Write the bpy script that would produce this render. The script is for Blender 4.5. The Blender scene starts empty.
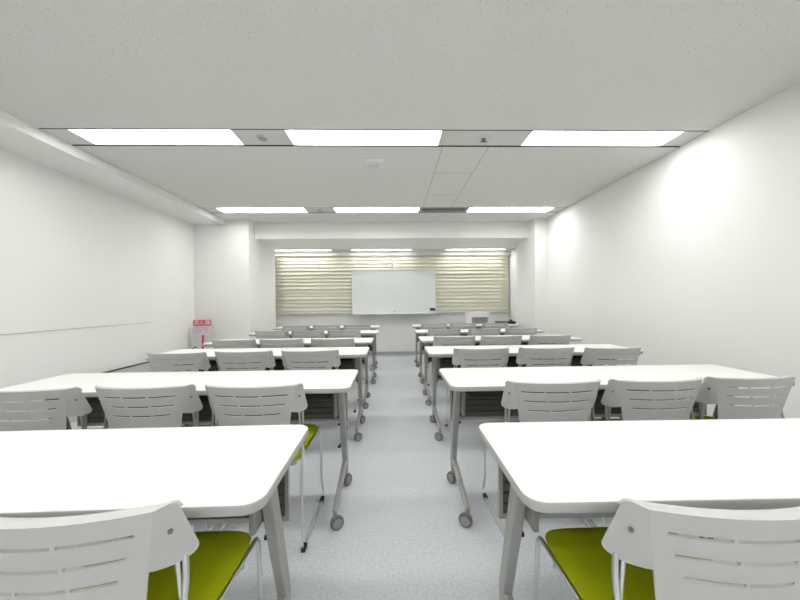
import bpy, bmesh, math, random
from mathutils import Vector, Matrix

random.seed(7)
scene = bpy.context.scene
COL = scene.collection

# ------------------------------------------------------------------ camera, world, exposure
CAM_Z = 1.1436
cam_data = bpy.data.cameras.new("camera")
cam_data.sensor_width = 36.0
cam_data.lens = 36.0 * 322.0 / 800.0
cam_data.shift_y = 2.1 / 800.0
cam_data.clip_start = 0.02
cam = bpy.data.objects.new("camera", cam_data)
COL.objects.link(cam)
YAW, ROLL = 0.0245, 0.0093
cam.matrix_world = (Matrix.Translation((0, 0, CAM_Z)) @ Matrix.Rotation(-YAW, 4, 'Z')
                    @ Matrix.Rotation(math.radians(90), 4, 'X') @ Matrix.Rotation(-ROLL, 4, 'Z'))
scene.camera = cam

world = bpy.data.worlds.new("world")
scene.world = world
world.use_nodes = True
world.node_tree.nodes["Background"].inputs[0].default_value = (0.6, 0.65, 0.7, 1)
world.node_tree.nodes["Background"].inputs[1].default_value = 0.3

scene.view_settings.view_transform = 'Standard'
scene.view_settings.look = 'None'
scene.view_settings.gamma = 1
scene.view_settings.use_curve_mapping = False
scene.view_settings.exposure = 1.10
LAMP = 7.2            # strength of the ceiling diffusers
LAMP_COLOR = (1.0, 0.995, 0.965)

# ------------------------------------------------------------------ materials
def mat(name, color, rough=0.5, metal=0.0, spec=0.5, noise=None, bump=None, emit=None):
    m = bpy.data.materials.new(name)
    m.use_nodes = True
    nt = m.node_tree
    b = nt.nodes["Principled BSDF"]
    c4 = (*color, 1)
    b.inputs["Base Color"].default_value = c4
    b.inputs["Roughness"].default_value = rough
    b.inputs["Metallic"].default_value = metal
    b.inputs["Specular IOR Level"].default_value = spec
    tc = nt.nodes.new("ShaderNodeTexCoord")
    if noise:                                   # (scale, amount)
        n = nt.nodes.new("ShaderNodeTexNoise")
        n.inputs["Scale"].default_value = noise[0]
        n.inputs["Detail"].default_value = 3
        nt.links.new(tc.outputs["Object"], n.inputs["Vector"])
        r = nt.nodes.new("ShaderNodeMapRange")
        r.inputs["From Min"].default_value = 0.3
        r.inputs["From Max"].default_value = 0.7
        r.inputs["To Min"].default_value = 1 - noise[1]
        r.inputs["To Max"].default_value = 1 + noise[1]
        nt.links.new(n.outputs["Fac"], r.inputs["Value"])
        mx = nt.nodes.new("ShaderNodeVectorMath")
        mx.operation = 'SCALE'
        mx.inputs[0].default_value = color
        nt.links.new(r.outputs["Result"], mx.inputs["Scale"])
        nt.links.new(mx.outputs["Vector"], b.inputs["Base Color"])
    if bump:                                    # (scale, strength)
        n2 = nt.nodes.new("ShaderNodeTexNoise")
        n2.inputs["Scale"].default_value = bump[0]
        nt.links.new(tc.outputs["Object"], n2.inputs["Vector"])
        bp = nt.nodes.new("ShaderNodeBump")
        bp.inputs["Strength"].default_value = bump[1]
        bp.inputs["Distance"].default_value = 0.002
        nt.links.new(n2.outputs["Fac"], bp.inputs["Height"])
        nt.links.new(bp.outputs["Normal"], b.inputs["Normal"])
    if emit:
        b.inputs["Emission Color"].default_value = (*emit[0], 1)
        b.inputs["Emission Strength"].default_value = emit[1]
    return m

M = {}
M['wall'] = mat("wall_paper", (0.885, 0.885, 0.865), 0.8, spec=0.2)
M['soffit'] = mat("soffit_paint", (0.86, 0.86, 0.84), 0.8, spec=0.2)
M['panel'] = mat("fixture_paint", (0.66, 0.67, 0.65), 0.6, spec=0.2)
M['black'] = mat("black_gap", (0.008, 0.008, 0.008), 0.9, spec=0.0)
M['trim_grey'] = mat("grey_trim", (0.36, 0.36, 0.34), 0.6)
M['low_panel'] = mat("low_grey_panel", (0.55, 0.56, 0.55), 0.6, spec=0.2)
M['dark_strip'] = mat("dark_cap_strip", (0.04, 0.04, 0.04), 0.6)
M['baseboard'] = mat("baseboard_grey", (0.42, 0.43, 0.45), 0.6)
M['table_top'] = mat("white_laminate", (0.86, 0.86, 0.845), 0.38, spec=0.4)
M['table_edge'] = mat("table_edge_band", (0.46, 0.46, 0.445), 0.5)
M['leg_grey'] = mat("grey_painted_steel", (0.36, 0.36, 0.345), 0.42, metal=0.25)
M['bracket'] = mat("grey_plastic_bracket", (0.26, 0.26, 0.25), 0.5)
M['slat'] = mat("modesty_slat", (0.10, 0.095, 0.08), 0.6)
M['shelf'] = mat("dark_wire_shelf", (0.03, 0.03, 0.03), 0.7)
M['rubber'] = mat("black_rubber", (0.012, 0.012, 0.013), 0.6)
M['wheel'] = mat("grey_wheel", (0.15, 0.15, 0.155), 0.55)
M['wheel_cover'] = mat('grey_wheel_cover', (0.30, 0.30, 0.30), 0.5)
M['chair_plastic'] = mat("pale_grey_plastic", (0.56, 0.56, 0.545), 0.42, spec=0.4)
M['bolt'] = mat("grey_bolt", (0.20, 0.20, 0.20), 0.4, metal=0.6)
M['chrome'] = mat("chrome", (0.72, 0.72, 0.72), 0.3, metal=1.0)
M['seat'] = mat("green_fabric", (0.47, 0.52, 0.008), 0.9, spec=0.1, noise=(500, 0.16), bump=(900, 0.4))
M['seat_shell'] = mat("grey_seat_shell", (0.42, 0.42, 0.41), 0.5)
M['blind'] = mat("cream_slat", (0.87, 0.85, 0.71), 0.6, spec=0.2)
M['blind_rail'] = mat("cream_rail", (0.62, 0.60, 0.50), 0.6)
M['board'] = mat("whiteboard_enamel", (0.86, 0.885, 0.90), 0.2, spec=0.5)
M['alu'] = mat("brushed_aluminium", (0.74, 0.75, 0.77), 0.35, metal=0.7)
M['white_plastic'] = mat("white_plastic", (0.80, 0.80, 0.80), 0.45)
M['grey_plastic'] = mat("grey_plastic", (0.28, 0.28, 0.27), 0.5)
M['black_plastic'] = mat("black_plastic", (0.015, 0.015, 0.016), 0.4)
M['navy'] = mat("navy_felt", (0.03, 0.04, 0.09), 0.8)
M['red'] = mat("red_paint", (0.62, 0.02, 0.045), 0.45)
M['sign_white'] = mat("sign_white", (0.78, 0.76, 0.79), 0.5)
M['sign_ink'] = mat("sign_ink", (0.55, 0.33, 0.47), 0.6)
M['pure_white'] = mat("white_letter", (0.9, 0.88, 0.88), 0.5)
M['glass'] = mat("window_glass", (0.35, 0.40, 0.42), 0.1, spec=0.6)
M['diffuser'] = mat("lit_diffuser", (0.9, 0.9, 0.9), 0.5, emit=(LAMP_COLOR, LAMP))

def ceiling_material():
    m = mat("rockwool_ceiling", (0.72, 0.725, 0.695), 0.9, spec=0.1)
    nt = m.node_tree
    b = nt.nodes["Principled BSDF"]
    tc = nt.nodes.new("ShaderNodeTexCoord")
    mp = nt.nodes.new("ShaderNodeMapping")
    mp.inputs["Scale"].default_value = (1.0, 1.6, 1.0)
    nt.links.new(tc.outputs["Object"], mp.inputs["Vector"])
    v = nt.nodes.new("ShaderNodeTexVoronoi")
    v.inputs["Scale"].default_value = 50
    nt.links.new(mp.outputs["Vector"], v.inputs["Vector"])
    n = nt.nodes.new("ShaderNodeTexNoise")
    n.inputs["Scale"].default_value = 120
    nt.links.new(tc.outputs["Object"], n.inputs["Vector"])
    a = nt.nodes.new("ShaderNodeMath"); a.operation = 'ADD'
    k = nt.nodes.new("ShaderNodeMath"); k.operation = 'MULTIPLY'; k.inputs[1].default_value = 0.5
    nt.links.new(n.outputs["Fac"], k.inputs[0])
    nt.links.new(v.outputs["Distance"], a.inputs[0]); nt.links.new(k.outputs[0], a.inputs[1])
    cr = nt.nodes.new("ShaderNodeValToRGB")
    cr.color_ramp.elements[0].position = 0.31
    cr.color_ramp.elements[0].color = (0.36, 0.36, 0.34, 1)
    cr.color_ramp.elements[1].position = 0.42
    cr.color_ramp.elements[1].color = (0.73, 0.735, 0.71, 1)
    nt.links.new(a.outputs[0], cr.inputs["Fac"])
    nt.links.new(cr.outputs["Color"], b.inputs["Base Color"])
    bp = nt.nodes.new("ShaderNodeBump")
    bp.inputs["Strength"].default_value = 0.5
    bp.inputs["Distance"].default_value = 0.002
    nt.links.new(cr.outputs["Color"], bp.inputs["Height"])
    nt.links.new(bp.outputs["Normal"], b.inputs["Normal"])
    return m
M['ceiling'] = ceiling_material()

def floor_material():
    m = mat("speckled_floor", (0.5, 0.52, 0.56), 0.5, spec=0.35)
    nt = m.node_tree
    b = nt.nodes["Principled BSDF"]
    tc = nt.nodes.new("ShaderNodeTexCoord")
    n = nt.nodes.new("ShaderNodeTexNoise")
    n.inputs["Scale"].default_value = 85
    n.inputs["Detail"].default_value = 4
    n.inputs["Roughness"].default_value = 0.7
    nt.links.new(tc.outputs["Object"], n.inputs["Vector"])
    cr = nt.nodes.new("ShaderNodeValToRGB")
    e = cr.color_ramp.elements
    e[0].position = 0.34; e[0].color = (0.52, 0.54, 0.57, 1)
    e[1].position = 0.66; e[1].color = (0.68, 0.70, 0.73, 1)
    nt.links.new(n.outputs["Fac"], cr.inputs["Fac"])
    nt.links.new(cr.outputs["Color"], b.inputs["Base Color"])
    return m
M['floor'] = floor_material()

# ------------------------------------------------------------------ mesh helpers
def box(bm, x0, x1, y0, y1, z0, z1, bevel=0.0, seg=2):
    r = bmesh.ops.create_cube(bm, size=1.0)
    vs = r['verts']
    for v in vs:
        v.co = Vector(((x0 + x1) / 2 + v.co.x * (x1 - x0), (y0 + y1) / 2 + v.co.y * (y1 - y0), (z0 + z1) / 2 + v.co.z * (z1 - z0)))
    if bevel:
        es = list({e for v in vs for e in v.link_edges})
        bmesh.ops.bevel(bm, geom=es, offset=bevel, segments=seg, affect='EDGES', profile=0.5)

def cyl(bm, p0, p1, r0, r1=None, n=16):
    r1 = r0 if r1 is None else r1
    p0, p1 = Vector(p0), Vector(p1)
    d = p1 - p0
    q = d.to_track_quat('Z', 'Y').to_matrix().to_4x4()
    bmesh.ops.create_cone(bm, cap_ends=True, segments=n, radius1=r0, radius2=r1, depth=d.length,
                          matrix=Matrix.Translation((p0 + p1) / 2) @ q)

def beam(bm, p0, p1, wx, wd, wx1=None, wd1=None):
    """box beam along p0->p1 lying in a YZ plane: wx across X, wd across the beam"""
    p0, p1 = Vector(p0), Vector(p1)
    d = (p1 - p0).normalized()
    side = Vector((1, 0, 0))
    nrm = d.cross(side).normalized()
    wx1 = wx1 or wx; wd1 = wd1 or wd
    a = [bm.verts.new(p0 + side * sx * wx / 2 + nrm * sn * wd / 2) for sx, sn in ((-1, -1), (1, -1), (1, 1), (-1, 1))]
    b = [bm.verts.new(p1 + side * sx * wx1 / 2 + nrm * sn * wd1 / 2) for sx, sn in ((-1, -1), (1, -1), (1, 1), (-1, 1))]
    fs = [bm.faces.new(a[::-1]), bm.faces.new(b)]
    for i in range(4):
        fs.append(bm.faces.new((a[i], a[(i + 1) % 4], b[(i + 1) % 4], b[i])))
    es = list({e for f in fs for e in f.edges})
    bmesh.ops.bevel(bm, geom=es, offset=0.006, segments=2, affect='EDGES', profile=0.5)

def fillet(pts, r, n=5):
    pts = [Vector(p) for p in pts]
    out = [pts[0]]
    for i in range(1, len(pts) - 1):
        a, b, c = pts[i - 1], pts[i], pts[i + 1]
        d1, d2 = (a - b), (c - b)
        rr = min(r, d1.length * 0.45, d2.length * 0.45)
        s, e = b + d1.normalized() * rr, b + d2.normalized() * rr
        for k in range(n + 1):
            t = k / n
            out.append((1 - t) ** 2 * s + 2 * t * (1 - t) * b + t * t * e)
    out.append(pts[-1])
    return out

def tube(bm, pts, r, n=8):
    pts = [Vector(p) for p in pts]
    rings = []
    up = Vector((1, 0, 0))
    for i, p in enumerate(pts):
        if i == 0: t = pts[1] - p
        elif i == len(pts) - 1: t = p - pts[i - 1]
        else: t = (pts[i + 1] - p).normalized() + (p - pts[i - 1]).normalized()
        t.normalize()
        u = up - t * up.dot(t)
        if u.length < 1e-4: u = Vector((0, 1, 0)) - t * t.y
        u.normalize(); w = t.cross(u); up = u
        rings.append([bm.verts.new(p + (u * math.cos(2 * math.pi * k / n) + w * math.sin(2 * math.pi * k / n)) * r) for k in range(n)])
    for a, b in zip(rings, rings[1:]):
        for k in range(n):
            bm.faces.new((a[k], a[(k + 1) % n], b[(k + 1) % n], b[k]))
    bm.faces.new(rings[0][::-1]); bm.faces.new(rings[-1])

def rounded_slab(bm, w, d, z0, z1, r, bevel, seg=8):
    def outline(dl, z):
        out = []
        rr = r - dl
        for cx, cy, a0 in ((w / 2 - r, d / 2 - r, 0), (-w / 2 + r, d / 2 - r, 90), (-w / 2 + r, -d / 2 + r, 180), (w / 2 - r, -d / 2 + r, 270)):
            for k in range(seg + 1):
                a = math.radians(a0 + 90 * k / seg)
                out.append(bm.verts.new((cx + rr * math.cos(a), cy + rr * math.sin(a), z)))
        return out
    prof = [(bevel * (1 - math.sin(math.radians(t))), z0 + bevel * (1 - math.cos(math.radians(t)))) for t in (0, 30, 60, 90)]
    prof += [(bevel * (1 - math.cos(math.radians(t))), z1 - bevel * (1 - math.sin(math.radians(t)))) for t in (0, 30, 60, 90)]
    rings = [outline(*p) for p in prof]
    bm.faces.new(rings[0][::-1]); bm.faces.new(rings[-1])
    n = len(rings[0])
    for a, b in zip(rings, rings[1:]):
        for i in range(n):
            bm.faces.new((a[i], a[(i + 1) % n], b[(i + 1) % n], b[i]))

def mesh_obj(name, bm, m, parent=None, smooth=False, angle=35):
    bmesh.ops.recalc_face_normals(bm, faces=bm.faces[:])
    me = bpy.data.meshes.new(name)
    if smooth:
        lim = math.radians(angle)
        for f in bm.faces: f.smooth = True
        for e in bm.edges:
            if len(e.link_faces) == 2 and e.calc_face_angle(0) > lim: e.smooth = False
    bm.to_mesh(me); bm.free()
    mats = m if isinstance(m, (list, tuple)) else [m]
    for mm in mats: me.materials.append(mm)
    o = bpy.data.objects.new(name, me)
    COL.objects.link(o)
    if parent: o.parent = parent
    return o

def tag(o, label, cat, group=None):
    o['label'] = label; o['category'] = cat
    if group: o['group'] = group
    return o

def thing(name, label, cat, loc=(0, 0, 0), rz=0, group=None):
    o = bpy.data.objects.new(name, None)
    o.empty_display_size = 0.1
    COL.objects.link(o)
    o.location = loc; o.rotation_euler = (0, 0, rz)
    return tag(o, label, cat, group)

def struct(name, boxes, m, label=None, bevel=0.0):
    bm = bmesh.new()
    for b in boxes: box(bm, *b, bevel=bevel)
    o = mesh_obj(name, bm, m)
    o['kind'] = 'structure'
    if label: o['label'] = label
    return o

def copy_tree(o, parent=None):
    c = o.copy()
    COL.objects.link(c)
    if parent:
        c.parent = parent
    for ch in list(o.children): copy_tree(ch, c)
    return c

# ------------------------------------------------------------------ the room shell
XL, XR = -3.17, 2.57          # side walls
YB, YF = 7.0, -4.6            # whiteboard wall, wall behind the camera
ZC, ZL = 2.5, 2.23           # main ceiling, lowered ceiling by the window
SX = -2.70                    # face of the soffit along the left wall
SLOTS = [(-3.71, -3.43), (-1.63, -1.35), (0.45, 0.73), (2.53, 2.81), (4.615, 4.895)]  # first row is unseen, added to light walls and chair backs from behind
LIGHT_X = [(-2.50, -1.25), (-0.835, 0.415), (1.135, 2.385)]
WY = 6.58                     # light slot of the lowered ceiling
BEAM = 5.48

struct('floor', [(XL - .1, XR + .1, YF - .1, YB + .1, -.1, 0)], M['floor'])
struct('wall_left', [(XL - .1, XL, YF - .1, YB + .1, 0, 2.62)], M['wall'])
struct('wall_right', [(XR, XR + .1, YF - .1, YB + .1, 0, 2.62)], M['wall'])
struct('wall_back', [(XL, XR, YB, YB + .1, 0, 2.62)], M['wall'])
struct('wall_front', [(XL, XR, YF - .1, YF, 0, 2.62)], M['wall'])
struct('wall_pillar_left', [(XL, -2.30, 5.24, 6.42, 0, 2.5)], M['wall'], 'white boxed pillar in the left far corner')
struct('wall_pillar_right', [(2.355, XR, 5.24, 6.0, 0, 2.5)], M['wall'], 'narrow white pillar on the right wall')

edges = [YF] + [v for s in SLOTS for v in s] + [BEAM + .02]
cb = []
for i in range(0, len(edges), 2):
    cb.append((SX, XR, edges[i], edges[i + 1], ZC, ZC + .065))
struct('ceiling', cb, M['ceiling'])
struct('ceiling_upper', [(XL, XR, YF, YB, ZC + .066, ZC + .12)], M['soffit'])
struct('ceiling_soffit', [(XL, SX, YF, 5.24, 2.417, ZC + .06)], M['soffit'], 'white soffit running along the left wall')
struct('ceiling_lowered', [(XL, XR, BEAM, WY, ZL, ZC), (XL, XR, WY + .27, YB, ZL, ZC), (XL, XR, WY, WY + .27, ZL + .07, ZC)], M['soffit'],
       'lowered ceiling with a beam face in front of the window')

# seams of the ceiling hatch between the two visible light rows
struct('trim_1', [(.452, .458, 2.81, 4.615, ZC - .001, ZC), (.857, .863, 2.81, 4.615, ZC - .001, ZC), (.458, .857, 3.378, 3.384, ZC - .001, ZC), (.458, .857, 4.05, 4.055, ZC - .001, ZC)],
       M['trim_grey'], 'thin seams of the ceiling access panels')

# wall rail line and low panel on the left wall
struct('trim_2', [(XL, XL + .004, YF, 4.30, 0.905, 0.912)], M['low_panel'], 'thin horizontal wall line on the left wall')
o = struct('trim_3', [(XL, XL + .05, 0.6, 5.24, 0, 0.40)], M['low_panel'], 'low grey panel along the left wall')
o = struct('trim_4', [(XL, XL + .055, 0.6, 5.24, 0.40, 0.407)], M['dark_strip'], 'dark strip on top of the low grey panel')
struct('baseboard_back', [(XL, XR, YB - .012, YB, 0, 0.07)], M['baseboard'])
struct('baseboard_right', [(XR - .012, XR, YF, 5.24, 0, 0.07)], M['baseboard'])
struct('trim_9', [(-2.6, XR, 6.885, 6.90, 2.145, ZL)], M['soffit'], 'white pelmet board above the blinds')
struct('trim_5', [(XL, XR, YB - .10, YB, .915, .935)], M['soffit'], 'white window sill below the blinds', bevel=.003)

# window behind the blinds
win = struct('window_1', [(-2.55, 2.55, YB - .03, YB, .937, .98), (-2.55, 2.55, YB - .03, YB, 2.12, 2.17), (-2.55, -2.50, YB - .03, YB, .98, 2.12), (2.50, 2.55, YB - .03, YB, .98, 2.12), (-.03, .03, YB - .03, YB, .98, 2.12)], M['alu'])
bm = bmesh.new(); box(bm, -2.50, -.03, YB - .02, YB - .012, .98, 2.12); box(bm, .03, 2.50, YB - .02, YB - .012, .98, 2.12)
mesh_obj('pane', bm, M['glass'], win)

# ------------------------------------------------------------------ light rows
def infill(x0, x1, y0, y1, z, name='ceiling_panel'):
    return (x0, x1, y0 + .014, y1 - .018, z + .003, z + .05)

inf, blk, grey = [], [], []
for (y0, y1) in SLOTS:
    xs = [SX] + [v for a in LIGHT_X for v in a] + [XR]
    for i in range(0, len(xs), 2):
        if (y0, y1) == SLOTS[4] and i == 4:
            continue
        inf.append(infill(xs[i] + .002, xs[i + 1] - .002, y0, y1, ZC))
    blk.append((SX, XR, y0, y0 + .014, ZC + .001, ZC + .05))
    blk.append((SX, XR, y1 - .018, y1, ZC + .001, ZC + .05))
xs = [-3.16] + [v for a in LIGHT_X for v in a] + [XR]
for i in range(0, len(xs), 2):
    inf.append(infill(xs[i] + .002, xs[i + 1] - .002, WY, WY + .27, ZL))
for a, b in LIGHT_X:
    inf.append((a, b, WY, WY + .064, ZL + .003, ZL + .05)); inf.append((a, b, WY + .206, WY + .27, ZL + .003, ZL + .05))
struct('trim_6', inf, M['panel'], 'pale grey infill panels between the ceiling lights')
struct('trim_7', blk, M['black'], 'black shadow gaps along the light rows')

def light_fixture(d=.25):
    r = thing('ceiling_light', '', 'ceiling light')
    bm = bmesh.new()
    w = 1.25
    t = .006
    for b in ((-w/2, w/2, -d/2, -d/2+t), (-w/2, w/2, d/2-t, d/2), (-w/2, -w/2+t, -d/2+t, d/2-t), (w/2-t, w/2, -d/2+t, d/2-t)):
        box(bm, *b, .002, .058)
    mesh_obj('frame', bm, M['panel'], r)
    bm = bmesh.new(); box(bm, -w/2+t, w/2-t, -d/2+t, d/2-t, .052, .058)
    mesh_obj('diffuser', bm, M['diffuser'], r)
    return r
LF = light_fixture()
rows = [(SLOTS[4], ZC, 'second row of ceiling lights from the camera'), (SLOTS[3], ZC, 'nearest visible row of ceiling lights'),
        (SLOTS[2], ZC, None), (SLOTS[1], ZC, None), (SLOTS[0], ZC, None), ((WY, WY + .27), ZL, 'row of ceiling lights at the window')]
first = True
for (ys, z, lab) in rows:
    for i, (a, b) in enumerate(LIGHT_X):
        if z == ZL: o = light_fixture(.14)
        else: o = LF if first else copy_tree(LF)
        first = False
        o.location = ((a + b) / 2, (ys[0] + ys[1]) / 2, z)
        side = ('left', 'middle', 'right')[i]
        if lab:
            o['label'] = 'lit white light panel, %s one of the %s' % (side, lab)
        else:
            o['label'] = 'lit white light panel, %s one of a row %s' % (side, {SLOTS[2]: 'just in front of the camera', SLOTS[1]: 'just behind the camera', SLOTS[0]: 'far behind the camera, added for fill light'}[ys])
        o['group'] = 'recessed ceiling light panels'

# ceiling fittings
def ring(bm, r0, r1, z0, z1, n=24):
    cyl(bm, (0, 0, z0), (0, 0, z1), r0, r1, n)

t = thing('smoke_detector', 'round flat ceiling speaker between the left and middle nearest lights', 'ceiling speaker', (-1.05, 2.67, ZC + .003))
t.name = 'ceiling_speaker'
bm = bmesh.new(); ring(bm, .048, .056, -.010, 0); mesh_obj('rim', bm, M['panel'], t, True)
bm = bmesh.new(); ring(bm, .036, .036, -.013, -.010); mesh_obj('grille', bm, M['trim_grey'], t, True)
t2 = copy_tree(t); t2.location = (-1.05, 4.755, ZC + .003)
tag(t2, 'round flat ceiling speaker in the second light row, left of its middle light', 'ceiling speaker')
t = thing('sprinkler', 'round ceiling sprinkler with dark nozzle between middle and right nearest lights', 'sprinkler', (.775, 2.665, ZC + .003))
bm = bmesh.new(); ring(bm, .05, .062, -.008, 0); mesh_obj('escutcheon', bm, M['panel'], t, True)
bm = bmesh.new(); ring(bm, .012, .02, -.03, -.008, 12); box(bm, -.03, .03, -.004, .004, -.034, -.029); mesh_obj('nozzle', bm, M['bolt'], t, True)

t = thing('air_vent', 'slotted air vent with dark gap in the second row of ceiling lights', 'air vent', (.775, 4.755, ZC))
bm = bmesh.new()
for b in ((-.358, .358, -.126, -.085), (-.358, .358, .06, .126), (-.358, -.32, -.085, .06), (.32, .358, -.085, .06)):
    box(bm, *b, .001, .03)
mesh_obj('frame', bm, M['trim_grey'], t)
bm = bmesh.new(); box(bm, -.32, .32, -.085, .06, .024, .03); mesh_obj('duct', bm, M['black'], t)
bm = bmesh.new(); box(bm, -.315, .315, -.02, -.005, .006, .022); mesh_obj('louvre', bm, M['bracket'], t)

t = thing('access_point', 'small square white box mounted on the ceiling between two light rows', 'ceiling device', (-.155, 3.10, ZC))
bm = bmesh.new(); box(bm, -.095, .095, -.07, .07, -.03, 0, .006); mesh_obj('housing', bm, M['white_plastic'], t, True)
bm = bmesh.new(); box(bm, -.065, .045, -.05, .05, -.043, -.03, .004); mesh_obj('cover', bm, M['panel'], t, True)
bm = bmesh.new(); cyl(bm, (.065, 0, -.042), (.065, 0, -.03), .016, .02, 12); mesh_obj('lens', bm, M['white_plastic'], t, True)

# ------------------------------------------------------------------ blinds
def blind(x0, x1, label):
    r = thing('venetian_blind', label, 'window blind', ((x0 + x1) / 2, 6.935, .935), 0, 'cream blinds on the far window')
    w = x1 - x0
    bm = bmesh.new(); box(bm, -w/2, w/2, -.025, .025, 1.185, 1.235, .003); mesh_obj('head_rail', bm, M['blind_rail'], r)
    bm = bmesh.new()
    n = 15
    pitch = (1.185 - .03) / n
    for i in range(n):
        z = .03 + pitch * (i + .5)
        sag = random.uniform(-.012, .012)
        dy = random.uniform(-.004, .005) + .003 * math.sin(i * 1.7)
        tilt = .005 + random.uniform(-.003, .003)
        k = 12
        prev = None
        for j in range(k + 1):
            x = -w/2 + w * j / k
            zz = z + sag * (j / k - .5) * 1.2 + .003 * math.sin(j * 1.1 + i)
            col = [bm.verts.new((x, y + dy * .4, zz + q * pitch)) for y, q in ((-tilt, -.56), (0.0, -.1), (tilt * .6, .30), (tilt, .56))]
            if prev:
                for a in range(3): bm.faces.new((prev[a], col[a], col[a+1], prev[a+1]))
            prev = col
    o = mesh_obj('slats', bm, M['blind'], r, True, 60)
    sm = o.modifiers.new('thickness', 'SOLIDIFY'); sm.thickness = .0015
    bm = bmesh.new(); box(bm, -w/2, w/2, -.012, .012, .006, .03, .003); mesh_obj('bottom_rail', bm, M['blind_rail'], r)
    return r
blind(-2.475, .018, 'cream horizontal blind at left of and behind the whiteboard')
blind(.024, 2.515, 'cream horizontal blind at right of and behind the whiteboard')

# ------------------------------------------------------------------ whiteboard and what is on it
WB0, WB1, WZ0, WZ1, WBY = -.85, .93, .90, 1.835, 6.80
t = thing('whiteboard', 'large framed whiteboard standing on the window sill wall', 'whiteboard', ((WB0 + WB1) / 2, WBY, WZ0))
w, h = WB1 - WB0, WZ1 - WZ0
bm = bmesh.new(); box(bm, -w/2 + .012, w/2 - .012, 0, .02, .012, h - .012); mesh_obj('board', bm, M['board'], t)
bm = bmesh.new()
for b in ((-w/2, w/2, -.006, .026, 0, .014), (-w/2, w/2, -.006, .026, h - .014, h), (-w/2, -w/2 + .014, -.006, .026, .014, h - .014), (w/2 - .014, w/2, -.006, .026, .014, h - .014)):
    box(bm, *b, bevel=.002)
mesh_obj('frame', bm, M['alu'], t)
bm = bmesh.new(); box(bm, -w/2 + .02, w/2 - .02, -.075, -.006, -.012, .0, .003); box(bm, -w/2 + .02, w/2 - .02, -.078, -.072, -.012, .016, .002)
mesh_obj('pen_tray', bm, M['white_plastic'], t)
for bx in (-w/2 + .12, w/2 - .12):
    bm = bmesh.new(); box(bm, bx - .02, bx + .02, .026, .10, .0, .02); mesh_obj('bracket', bm, M['alu'], t)
ty = WBY - .04
for i, (px, c, lab) in enumerate(((.20, 'red', 'red marker pen lying leftmost on the whiteboard tray'), (.37, 'sign_ink', 'pinkish marker pen lying in the middle of the whiteboard tray'), (.54, 'navy', 'dark blue marker pen lying rightmost on the whiteboard tray'))):
    p = thing('marker_pen', lab, 'marker', (px, ty, WZ0 + .0085), 0, 'markers on the whiteboard tray')
    bm = bmesh.new(); cyl(bm, (-.065, 0, 0), (.03, 0, 0), .008, n=10); mesh_obj('barrel', bm, M['white_plastic'], p, True)
    bm = bmesh.new(); cyl(bm, (.03, 0, 0), (.065, 0, 0), .0085, .007, 10); mesh_obj('cap', bm, M[c], p, True)
bm = bmesh.new(); box(bm, -.055, .055, -.026, -.001, -.026, .026, .004)
o = mesh_obj('board_eraser', bm, M['navy'], None, True); o.location = (.852, WBY, .985)
tag(o, 'small dark blue eraser stuck on the lower right of the whiteboard', 'board eraser')
bm = bmesh.new(); cyl(bm, (0, -.012, 0), (0, 0, 0), .012, .015, 12)
o = mesh_obj('magnet', bm, M['grey_plastic'], None, True); o.location = (.05, WBY, .945)
tag(o, 'tiny grey magnet near the bottom middle of the whiteboard', 'magnet')

# ------------------------------------------------------------------ corner equipment right of the board
t = thing('side_table', 'white low equipment table in the far right corner', 'table', (1.95, 6.45, 0))
bm = bmesh.new(); box(bm, -.56, .56, -.25, .25, .66, .69, .005); mesh_obj('tabletop', bm, M['table_top'], t)
for sx in (-1, 1):
    for sy in (-1, 1):
        bm = bmesh.new(); box(bm, sx * .52 - .02, sx * .52 + .02, sy * .21 - .02, sy * .21 + .02, 0, .66, .003); mesh_obj('leg', bm, M['leg_grey'], t)
t = thing('printer', 'white boxy printer with grey front opening right of the whiteboard', 'printer', (1.70, 6.42, .69))
bm = bmesh.new()
for b in ((-.20, .20, -.11, .17, .14, .235), (-.20, -.13, -.11, .17, 0, .14), (.185, .20, -.11, .17, 0, .14), (-.13, .185, .06, .17, 0, .14), (-.13, .185, -.11, .06, 0, .012)):
    box(bm, *b, bevel=.004)
mesh_obj('body', bm, M['white_plastic'], t)
bm = bmesh.new(); box(bm, -.128, .183, -.09, .055, .014, .138, .003); mesh_obj('paper_tray', bm, M['grey_plastic'], t)
bm = bmesh.new(); box(bm, -.15, .15, -.07, .12, .235, .243, .003); mesh_obj('lid', bm, M['white_plastic'], t)
t = thing('projector', 'flat black device lying beside the printer in the far right corner', 'projector', (2.26, 6.40, .69), -.05)
bm = bmesh.new(); box(bm, -.18, .18, -.10, .10, .006, .05, .006); mesh_obj('body', bm, M['black_plastic'], t)
bm = bmesh.new(); cyl(bm, (.12, -.03, .05), (.12, .04, .075), .022, n=14); mesh_obj('lens_ring', bm, M['black_plastic'], t, True)
for sx in (-.15, .15):
    bm = bmesh.new(); cyl(bm, (sx, 0, 0), (sx, 0, .006), .01, n=10); mesh_obj('foot', bm, M['rubber'], t)

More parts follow.
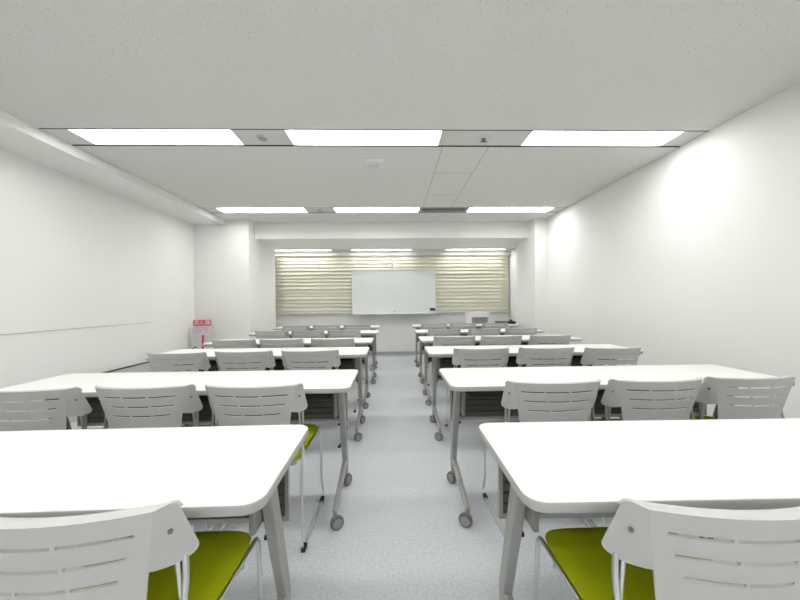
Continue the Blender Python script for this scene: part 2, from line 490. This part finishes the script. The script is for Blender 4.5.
# ------------------------------------------------------------------ sign stand and leaning panel in the left corner
t = thing('sign_stand', 'red and white fire extinguisher sign stand in the far left corner', 'sign stand', (-2.945, 5.08, 0))
bm = bmesh.new(); cyl(bm, (0, 0, 0), (0, 0, .025), .12, .11, 24); mesh_obj('base', bm, M['red'], t, True)
bm = bmesh.new(); cyl(bm, (0, 0, .025), (0, 0, .80), .014, n=12); mesh_obj('pole', bm, M['red'], t, True)
bm = bmesh.new(); box(bm, -.135, .135, -.024, -.016, .665, .802, .002)
pl = mesh_obj('sign_plate', bm, M['sign_white'], t)
bm = bmesh.new(); box(bm, -.135, .135, -.026, -.014, .803, .897, .002)
hd = mesh_obj('sign_header', bm, M['red'], t)
cu = bpy.data.curves.new('characters', 'FONT')
cu.body = '\u6d88\u706b\u5668'
cu.size = .088; cu.align_x = 'CENTER'; cu.align_y = 'CENTER'; cu.extrude = .0008; cu.resolution_u = 3
tmp = bpy.data.objects.new('characters_curve', cu); COL.objects.link(tmp)
bpy.context.view_layer.update()
me = bpy.data.meshes.new_from_object(tmp.evaluated_get(bpy.context.evaluated_depsgraph_get()))
bpy.data.objects.remove(tmp)
me.materials.clear(); me.materials.append(M['pure_white'])
o = bpy.data.objects.new('characters', me); COL.objects.link(o); o.parent = hd
o.rotation_euler = (math.radians(90), 0, 0); o.location = (0, -.0268, .853)
bm = bmesh.new()
for i in range(4):
    x = -.115
    z = .782 - i * .026
    while x < .11:
        l = random.uniform(.008, .022)
        if not (i > 1 and abs(x) < .02): box(bm, x, min(x + l, .118), -.0252, -.0241, z - .007, z + .006)
        x += l + .006
mesh_obj('print_lines', bm, M['sign_ink'], pl)

t = thing('fire_extinguisher', 'fire extinguisher with black valve standing in front of the red sign pole', 'fire extinguisher', (-2.99, 4.90, 0))
bm = bmesh.new()
prof = [(.0, 0), (.058, 0), (.06, .02), (.06, .36), (.05, .40), (.02, .425), (.02, .44)]
rings = []
for rr, z in prof:
    rings.append([bm.verts.new((max(rr, .001) * math.cos(2*math.pi*k/20), max(rr, .001) * math.sin(2*math.pi*k/20), z)) for k in range(20)])
for a, b in zip(rings, rings[1:]):
    for k in range(20): bm.faces.new((a[k], a[(k+1) % 20], b[(k+1) % 20], b[k]))
bm.faces.new(rings[-1]); mesh_obj('cylinder_body', bm, M['red'], t, True)
bm = bmesh.new(); cyl(bm, (0, 0, .44), (0, 0, .47), .018, n=12); beam(bm, (0, -.03, .475), (0, .09, .495), .02, .012); beam(bm, (0, -.03, .46), (0, .08, .46), .02, .012)
mesh_obj('valve', bm, M['black_plastic'], t)
bm = bmesh.new(); tube(bm, fillet([(0, -.03, .465), (.05, -.06, .46), (.075, -.03, .30), (.072, 0, .12)], .05), .009); mesh_obj('hose', bm, M['black_plastic'], t, True)

bm = bmesh.new(); beam(bm, (-.02, 0, 0.001), (-.02, 0, .786), .02, .07)
bmesh.ops.transform(bm, matrix=Matrix.Shear('XY', 4, (0, 0)), verts=bm.verts[:])
for v in bm.verts: v.co.x -= v.co.z * .035
o = mesh_obj('white_board_panel', bm, M['white_plastic'], None); o.location = (-3.075, 5.10, 0)
o.name = 'leaning_panel'
tag(o, 'slim white panel leaning in the left corner beside the red sign', 'panel')

# ------------------------------------------------------------------ seminar table
def make_caster(parent, x, y, ang):
    ax = Vector((math.cos(ang), math.sin(ang), 0))
    tr = Vector((-math.sin(ang), math.cos(ang), 0)) * .012
    c = Vector((x, y, .032)) + tr
    bm = bmesh.new()
    for q in (-1, 1):
        cyl(bm, c + ax * q * .003, c + ax * q * .014, .032, n=22)
    o = mesh_obj('caster', bm, M['wheel'], parent, True)
    for q in (-1, 1):
        bm = bmesh.new(); cyl(bm, c + ax * q * .014, c + ax * q * .0155, .025, .023, n=20)
        mesh_obj('wheel_cover', bm, M['wheel_cover'], parent, True)
    bm = bmesh.new()
    cyl(bm, (x, y, .05), (x, y, .085), .009, n=10)
    cyl(bm, c - ax * .0028, c + ax * .0028, .036, n=22)
    mesh_obj('caster_fork', bm, M['bracket'], parent)

def make_table():
    r = thing('seminar_table', '', 'table')
    bm = bmesh.new(); rounded_slab(bm, 1.8, .45, .692, .72, .045, .006)
    for f in bm.faces:
        c = f.calc_center_median()
        f.material_index = 0 if (f.normal.z > .9 and c.z > .71) else 1
    bm.normal_update()
    for f in bm.faces:
        f.material_index = 0 if (f.normal.z > .55) else 1
    mesh_obj('tabletop', bm, [M['table_top'], M['table_edge']], r, True, 50)
    bm = bmesh.new(); box(bm, -.80, .80, -.005, .045, .645, .685, .004); mesh_obj('crossbar', bm, M['leg_grey'], r)
    bm = bmesh.new()
    box(bm, -.76, .76, -.05, -.042, .615, .64, .002)
    for i in range(26):
        x = -.75 + i * .06
        box(bm, x - .004, x + .004, -.042, .19, .617, .625)
    box(bm, -.76, .76, -.04, .19, .610, .616)
    mesh_obj('book_shelf', bm, M['shelf'], r)
    bm = bmesh.new()
    X, y0, y1, z0, z1 = .828, .198, .212, .398, .688
    box(bm, -X, X, y0, y1, z0, z0 + .016); box(bm, -X, -X + .012, y0, y1, z0 + .016, z1); box(bm, X - .012, X, y0, y1, z0 + .016, z1); box(bm, -X + .012, X - .012, y0, y1, z1 - .02, z1)
    mp = mesh_obj('modesty_panel', bm, M['leg_grey'], r)
    bm = bmesh.new()
    for i in range(7):
        z = z0 + .018 + i * .0362
        box(bm, -X + .012, X - .012, y0 + .003, y1 - .003, z, z + .031)
    mesh_obj('slats', bm, M['slat'], mp)
    bm = bmesh.new(); box(bm, -X + .01, X - .01, y0 + .0105, y0 + .0125, z0 + .01, z1 - .01); mesh_obj('backing', bm, M['shelf'], mp)
    for s in (-1, 1):
        x = s * .815
        bm = bmesh.new()
        beam(bm, (x, .02, .688), (x, .185, .175), .035, .06, .032, .05)
        beam(bm, (x, .195, .165), (x, -.20, .088), .03, .042, .024, .03)
        beam(bm, (x, .185, .18), (x, .195, .075), .034, .044, .026, .034)
        lg = mesh_obj('leg', bm, M['leg_grey'], r)
        make_caster(lg, x, -.20, math.radians(-60 * s)); make_caster(lg, x, .195, math.radians(-35 * s))
        bm = bmesh.new(); box(bm, x - s * .028 - .009, x - s * .028 + .009, .0, .07, .49, .69, .005)
        hb = mesh_obj('hinge_bracket', bm, M['bracket'], r)
        bm = bmesh.new(); cyl(bm, (x - s * .014, .095, .42), (x - s * .028, .095, .42), .008, n=12); mesh_obj('lock_knob', bm, M['black_plastic'], lg)
    return r

ORD = ['nearest to the camera', 'second from the camera', 'third from the camera', 'fourth from the camera', 'fifth from the camera', 'farthest from the camera']
TL = [(-1.186, .677, .012), (-1.115, 1.605, 0), (-1.118, 2.642, 0), (-1.124, 3.446, 0), (-1.099, 4.492, 0), (-1.127, 5.491, 0)]
TR = [(1.187, .661, -.012), (1.190, 1.600, 0), (1.200, 2.618, 0), (1.216, 3.514, 0), (1.241, 4.47, 0), (1.26, 5.60, 0)]
T0 = make_table()
first = True
for side, L in (('left', TL), ('right', TR)):
    for i, (x, yn, rz) in enumerate(L):
        o = T0 if first else copy_tree(T0)
        first = False
        o.location = (x, yn + .225, 0); o.rotation_euler = (0, 0, rz)
        o['label'] = 'long white seminar table on casters, %s on the %s of the aisle' % (ORD[i], side)
        o['group'] = 'white seminar tables in two blocks'

# ------------------------------------------------------------------ chair
def make_backrest(parent):
    ZT, ZW, ZB = .769, .630, .47
    SLOT = [(.726, .174), (.682, .164), (.638, .150)]
    hs = .0037
    zl = sorted({ZB, .52, .56, .60, ZW + .012,    .660, .70, .75, .760, ZT} | {z + d for z, _ in SLOT for d in (-hs, hs)})
    ul = {0.0}
    XC = .200
    cuts = {}
    for k, (z, wd) in enumerate(SLOT):
        br = [-.33 * wd + .012 * (k - 1), .36 * wd + .012 * (k - 1)]
        segs = []
        a = -wd
        for b in br + [wd]:
            segs.append((a, b - .004 if b != wd else b)); a = b + .004
        cuts[k] = segs
        for s in segs: ul |= {s[0], s[1]}
    for k in range(-12, 13): ul.add(XC * k / 12)
    ul = sorted(ul)
    u2 = [ul[0]]
    for u in ul[1:]:
        if u - u2[-1] > .0012: u2.append(u)
        elif u in {x for s in cuts.values() for p in s for x in p}: u2[-1] = u
    ul = u2
    ul[0], ul[-1] = -XC, XC
    zlow = ZW + .012
    def base_y(x, z):
        return -.228 + .036 * (x / XC) ** 2 + (ZT - z) * .17
    def crease(z):
        return XC - (ZT - z) * .20
    def xs(x, z):
        return x * crease(z) / XC
    bm = bmesh.new()
    V = {}
    for i, u in enumerate(ul):
        for j, z in enumerate(zl):
            V[i, j] = bm.verts.new((xs(u, z), base_y(u, z), z))
    for i in range(len(ul) - 1):
        for j in range(len(zl) - 1):
            uc, zc = (ul[i] + ul[i+1]) / 2, (zl[j] + zl[j+1]) / 2
            hole = False
            for k, (z, wd) in enumerate(SLOT):
                if abs(zc - z) < hs and any(a < uc < b for a, b in cuts[k]): hole = True
            if not hole: bm.faces.new((V[i, j], V[i+1, j], V[i+1, j+1], V[i, j+1]))
    # wings angled forward
    jw = [j for j, z in enumerate(zl) if z >= zlow - 1e-6]
    N = 7
    def bez(t, a, b, c): return (1-t)**2*a + 2*t*(1-t)*b + t*t*c
    WT = {-1: [], 1: []}
    for s in (-1, 1):
        prev = {j: V[(len(ul) - 1) if s > 0 else 0, j] for j in jw}
        for t in (.15, .3, .45, .6, .74, .85, .93, .98, 1.0):
            cur = {}
            e = max(0, (t - .6) / .4)
            rnd = 1 - math.sqrt(max(0, 1 - e * e))
            top = ZT + .005 * t - .018 * rnd
            bot = zlow - .014 * math.sin(min(1, t / .6) * math.pi / 2) + .024 * rnd
            for j in jw:
                fr = (zl[j] - zlow) / (ZT - zlow)
                z = bot + (top - bot) * fr
                xo = .226 + (1 - fr) * .006             # wing is wider at its foot
                x = s * (crease(z) + (xo - crease(z)) * t)
                y = base_y(XC, z) + 1.15 * (xo - crease(z)) * t
                cur[j] = bm.verts.new((x, y, z))
            for a, b in zip(jw, jw[1:]):
                f = (prev[a], cur[a], cur[b], prev[b])
                bm.faces.new(f if s > 0 else f[::-1])
            prev = cur
            WT[s].append(cur[jw[-1]])
    # rolled lip along the top edge
    jt = len(zl) - 1
    row = [V[i, jt] for i in range(len(ul))]
    row = WT[-1][::-1] + row + WT[1]
    lip = []
    for v in row:
        k = max(0, min(1, (abs(v.co.x) - XC) / .035))
        d = .034 * (1 - .92 * k)
        lip.append((v, bm.verts.new((v.co.x * (1 - .004 * (1 - k)), v.co.y + d * .45, v.co.z + .0025 * (1 - k))), bm.verts.new((v.co.x * (1 - .012 * (1 - k)), v.co.y + d, v.co.z - .004))))
    for a, b in zip(lip, lip[1:]):
        bm.faces.new((a[0], b[0], b[1], a[1])); bm.faces.new((a[1], b[1], b[2], a[2]))
    bmesh.ops.recalc_face_normals(bm, faces=bm.faces[:])
    bmesh.ops.solidify(bm, geom=bm.faces[:], thickness=.0055)
    o = mesh_obj('backrest', bm, M['chair_plastic'], parent, True, 14)
    for s in (-1, 1):
        bm = bmesh.new()
        x, y, z = s * .208, base_y(XC, .712) + .0225, .712
        cyl(bm, (x - s * .006, y + .006, z), (x + s * .0035, y - .0035, z), .0045, n=12)
        mesh_obj('bolt', bm, M['bolt'], o, True)
    return o

def make_chair():
    r = thing('stacking_chair', '', 'chair')
    # seat cushion: dished rounded slab
    bm = bmesh.new()
    W, D = .425, .44
    nx, ny = 18, 18
    top, botm = {}, {}
    def shape(a, b):
        # square [-1,1]^2 mapped to a superellipse outline, narrower at the rear
        p = 7.0
        n = max(1e-6, (abs(a) ** p + abs(b) ** p) ** (1 / p))
        m = max(abs(a), abs(b))
        k = m / n
        a2, b2 = a * k, b * k
        return a2 * W / 2 * (1 - .05 * (1 - b2) / 2), b2 * D / 2 + .018
    for i in range(nx + 1):
        for j in range(ny + 1):
            a, b = -1 + 2 * i / nx, -1 + 2 * j / ny
            x, y = shape(a, b)
            m = max(abs(a), abs(b))
            z = .446 - .008 * (1 - a * a) * (1 - b * b) - .012 * max(0, (m - .8) / .2) ** 2 - .006 * max(0, b - .5) ** 2
            top[i, j] = bm.verts.new((x, y, z)); botm[i, j] = bm.verts.new((x * .97, y * .97, .412 + .0 * m))
    for i in range(nx):
        for j in range(ny):
            bm.faces.new((top[i, j], top[i+1, j], top[i+1, j+1], top[i, j+1]))
            bm.faces.new((botm[i, j], botm[i, j+1], botm[i+1, j+1], botm[i+1, j]))
    rim = [(i, 0) for i in range(nx)] + [(nx, j) for j in range(ny)] + [(i, ny) for i in range(nx, 0, -1)] + [(0, j) for j in range(ny, 0, -1)]
    for k in range(len(rim)):
        a, b = rim[k], rim[(k + 1) % len(rim)]
        bm.faces.new((top[b], top[a], botm[a], botm[b]))
    st = mesh_obj('seat', bm, M['seat'], r, True, 60)
    bm = bmesh.new(); box(bm, -.195, .195, -.185, .205, .398, .412, .005); mesh_obj('seat_shell', bm, M['seat_shell'], st)
    make_backrest(r)
    for s in (-1, 1):
        x = s * .212
        bm = bmesh.new()
        pts = [(s * .192, -.126, .68), (s * .197, -.118, .60), (x, -.115, .425), (x, .228, .425), (s * .218, .232, .10), (s * .230, .242, .0125), (s * .222, -.185, .0125), (s * .217, -.160, .42), (s * .213, -.118, .60), (s * .207, -.122, .68)]
        tube(bm, fillet(pts, .035, 5), .0062, 10)
        lg = mesh_obj('leg_frame', bm, M['chrome'], r, True, 60)
        bm = bmesh.new(); box(bm, s * .2045 - .007, s * .2045 + .007, -.117, -.113, .47, .66); mesh_obj('upright_slot', bm, M['rubber'], lg)
        for y in (.20, -.165):
            bm = bmesh.new(); box(bm, s * .226 - .010, s * .226 + .010, y - .02, y + .02, 0, .022, .004); mesh_obj('foot_pad', bm, M['rubber'], lg)
    bm = bmesh.new()
    bm.free()
    for y in (-.12, .13):
        bm = bmesh.new(); cyl(bm, (-.212, y, .404), (.212, y, .404), .007, n=10)
        mesh_obj('seat_crossbar', bm, M['chrome'], r, True)
    for x in (.05, .075):
        bm = bmesh.new()
        tube(bm, fillet([(x, .12, .402), (x, .225, .402), (x + .002, .262, .412)], .02), .0045)
        mesh_obj('linking_hook', bm, M['chrome'], r, True)
    return r

C0 = make_chair()
CH = {
 ('left', 0): [-.635], ('right', 0): [.655],
 ('left', 1): [-1.653, -1.148, -.642], ('right', 1): [.755, 1.246, 1.730],
 ('left', 2): [-1.668, -1.175, -.653], ('right', 2): [.713, 1.240, 1.745],
 ('left', 3): [-1.652, -1.160, -.627], ('right', 3): [.670, 1.180, 1.720],
 ('left', 4): [-1.643, -1.152, -.661], ('right', 4): [.713, 1.268, 1.785],
 ('left', 5): [-1.610, -1.105, -.593], ('right', 5): [.715, 1.218, 1.783],
}
first = True
for (side, row), xs_ in CH.items():
    L = TL if side == 'left' else TR
    for k, x in enumerate(xs_):
        o = C0 if first else copy_tree(C0)
        first = False
        dy, rz = random.uniform(-.012, .012) * (row > 0), random.uniform(-.012, .012) * (row > 0)
        if (side, row, k) == ('right', 1, 2): dy, rz = .020, .030
        if row == 1: dy -= .030
        if (side, row, k) in (('left', 2, 0), ('right', 2, 2)): dy = -.05
        if (side, row) == ('left', 0): dy = .012
        o.location = (x, L[row][1] + .095 + dy, 0)
        o.rotation_euler = (0, 0, rz)
        if row == 0:
            pos = 'at'
        else:
            pos = {0: 'wall end of', 1: 'middle of', 2: 'aisle end of'}[k if side == 'left' else 2 - k]
        o['label'] = 'white chair with green seat, %s table %s, %s block' % (pos, ORD[row], side)
        o['group'] = 'white chairs with green seats'
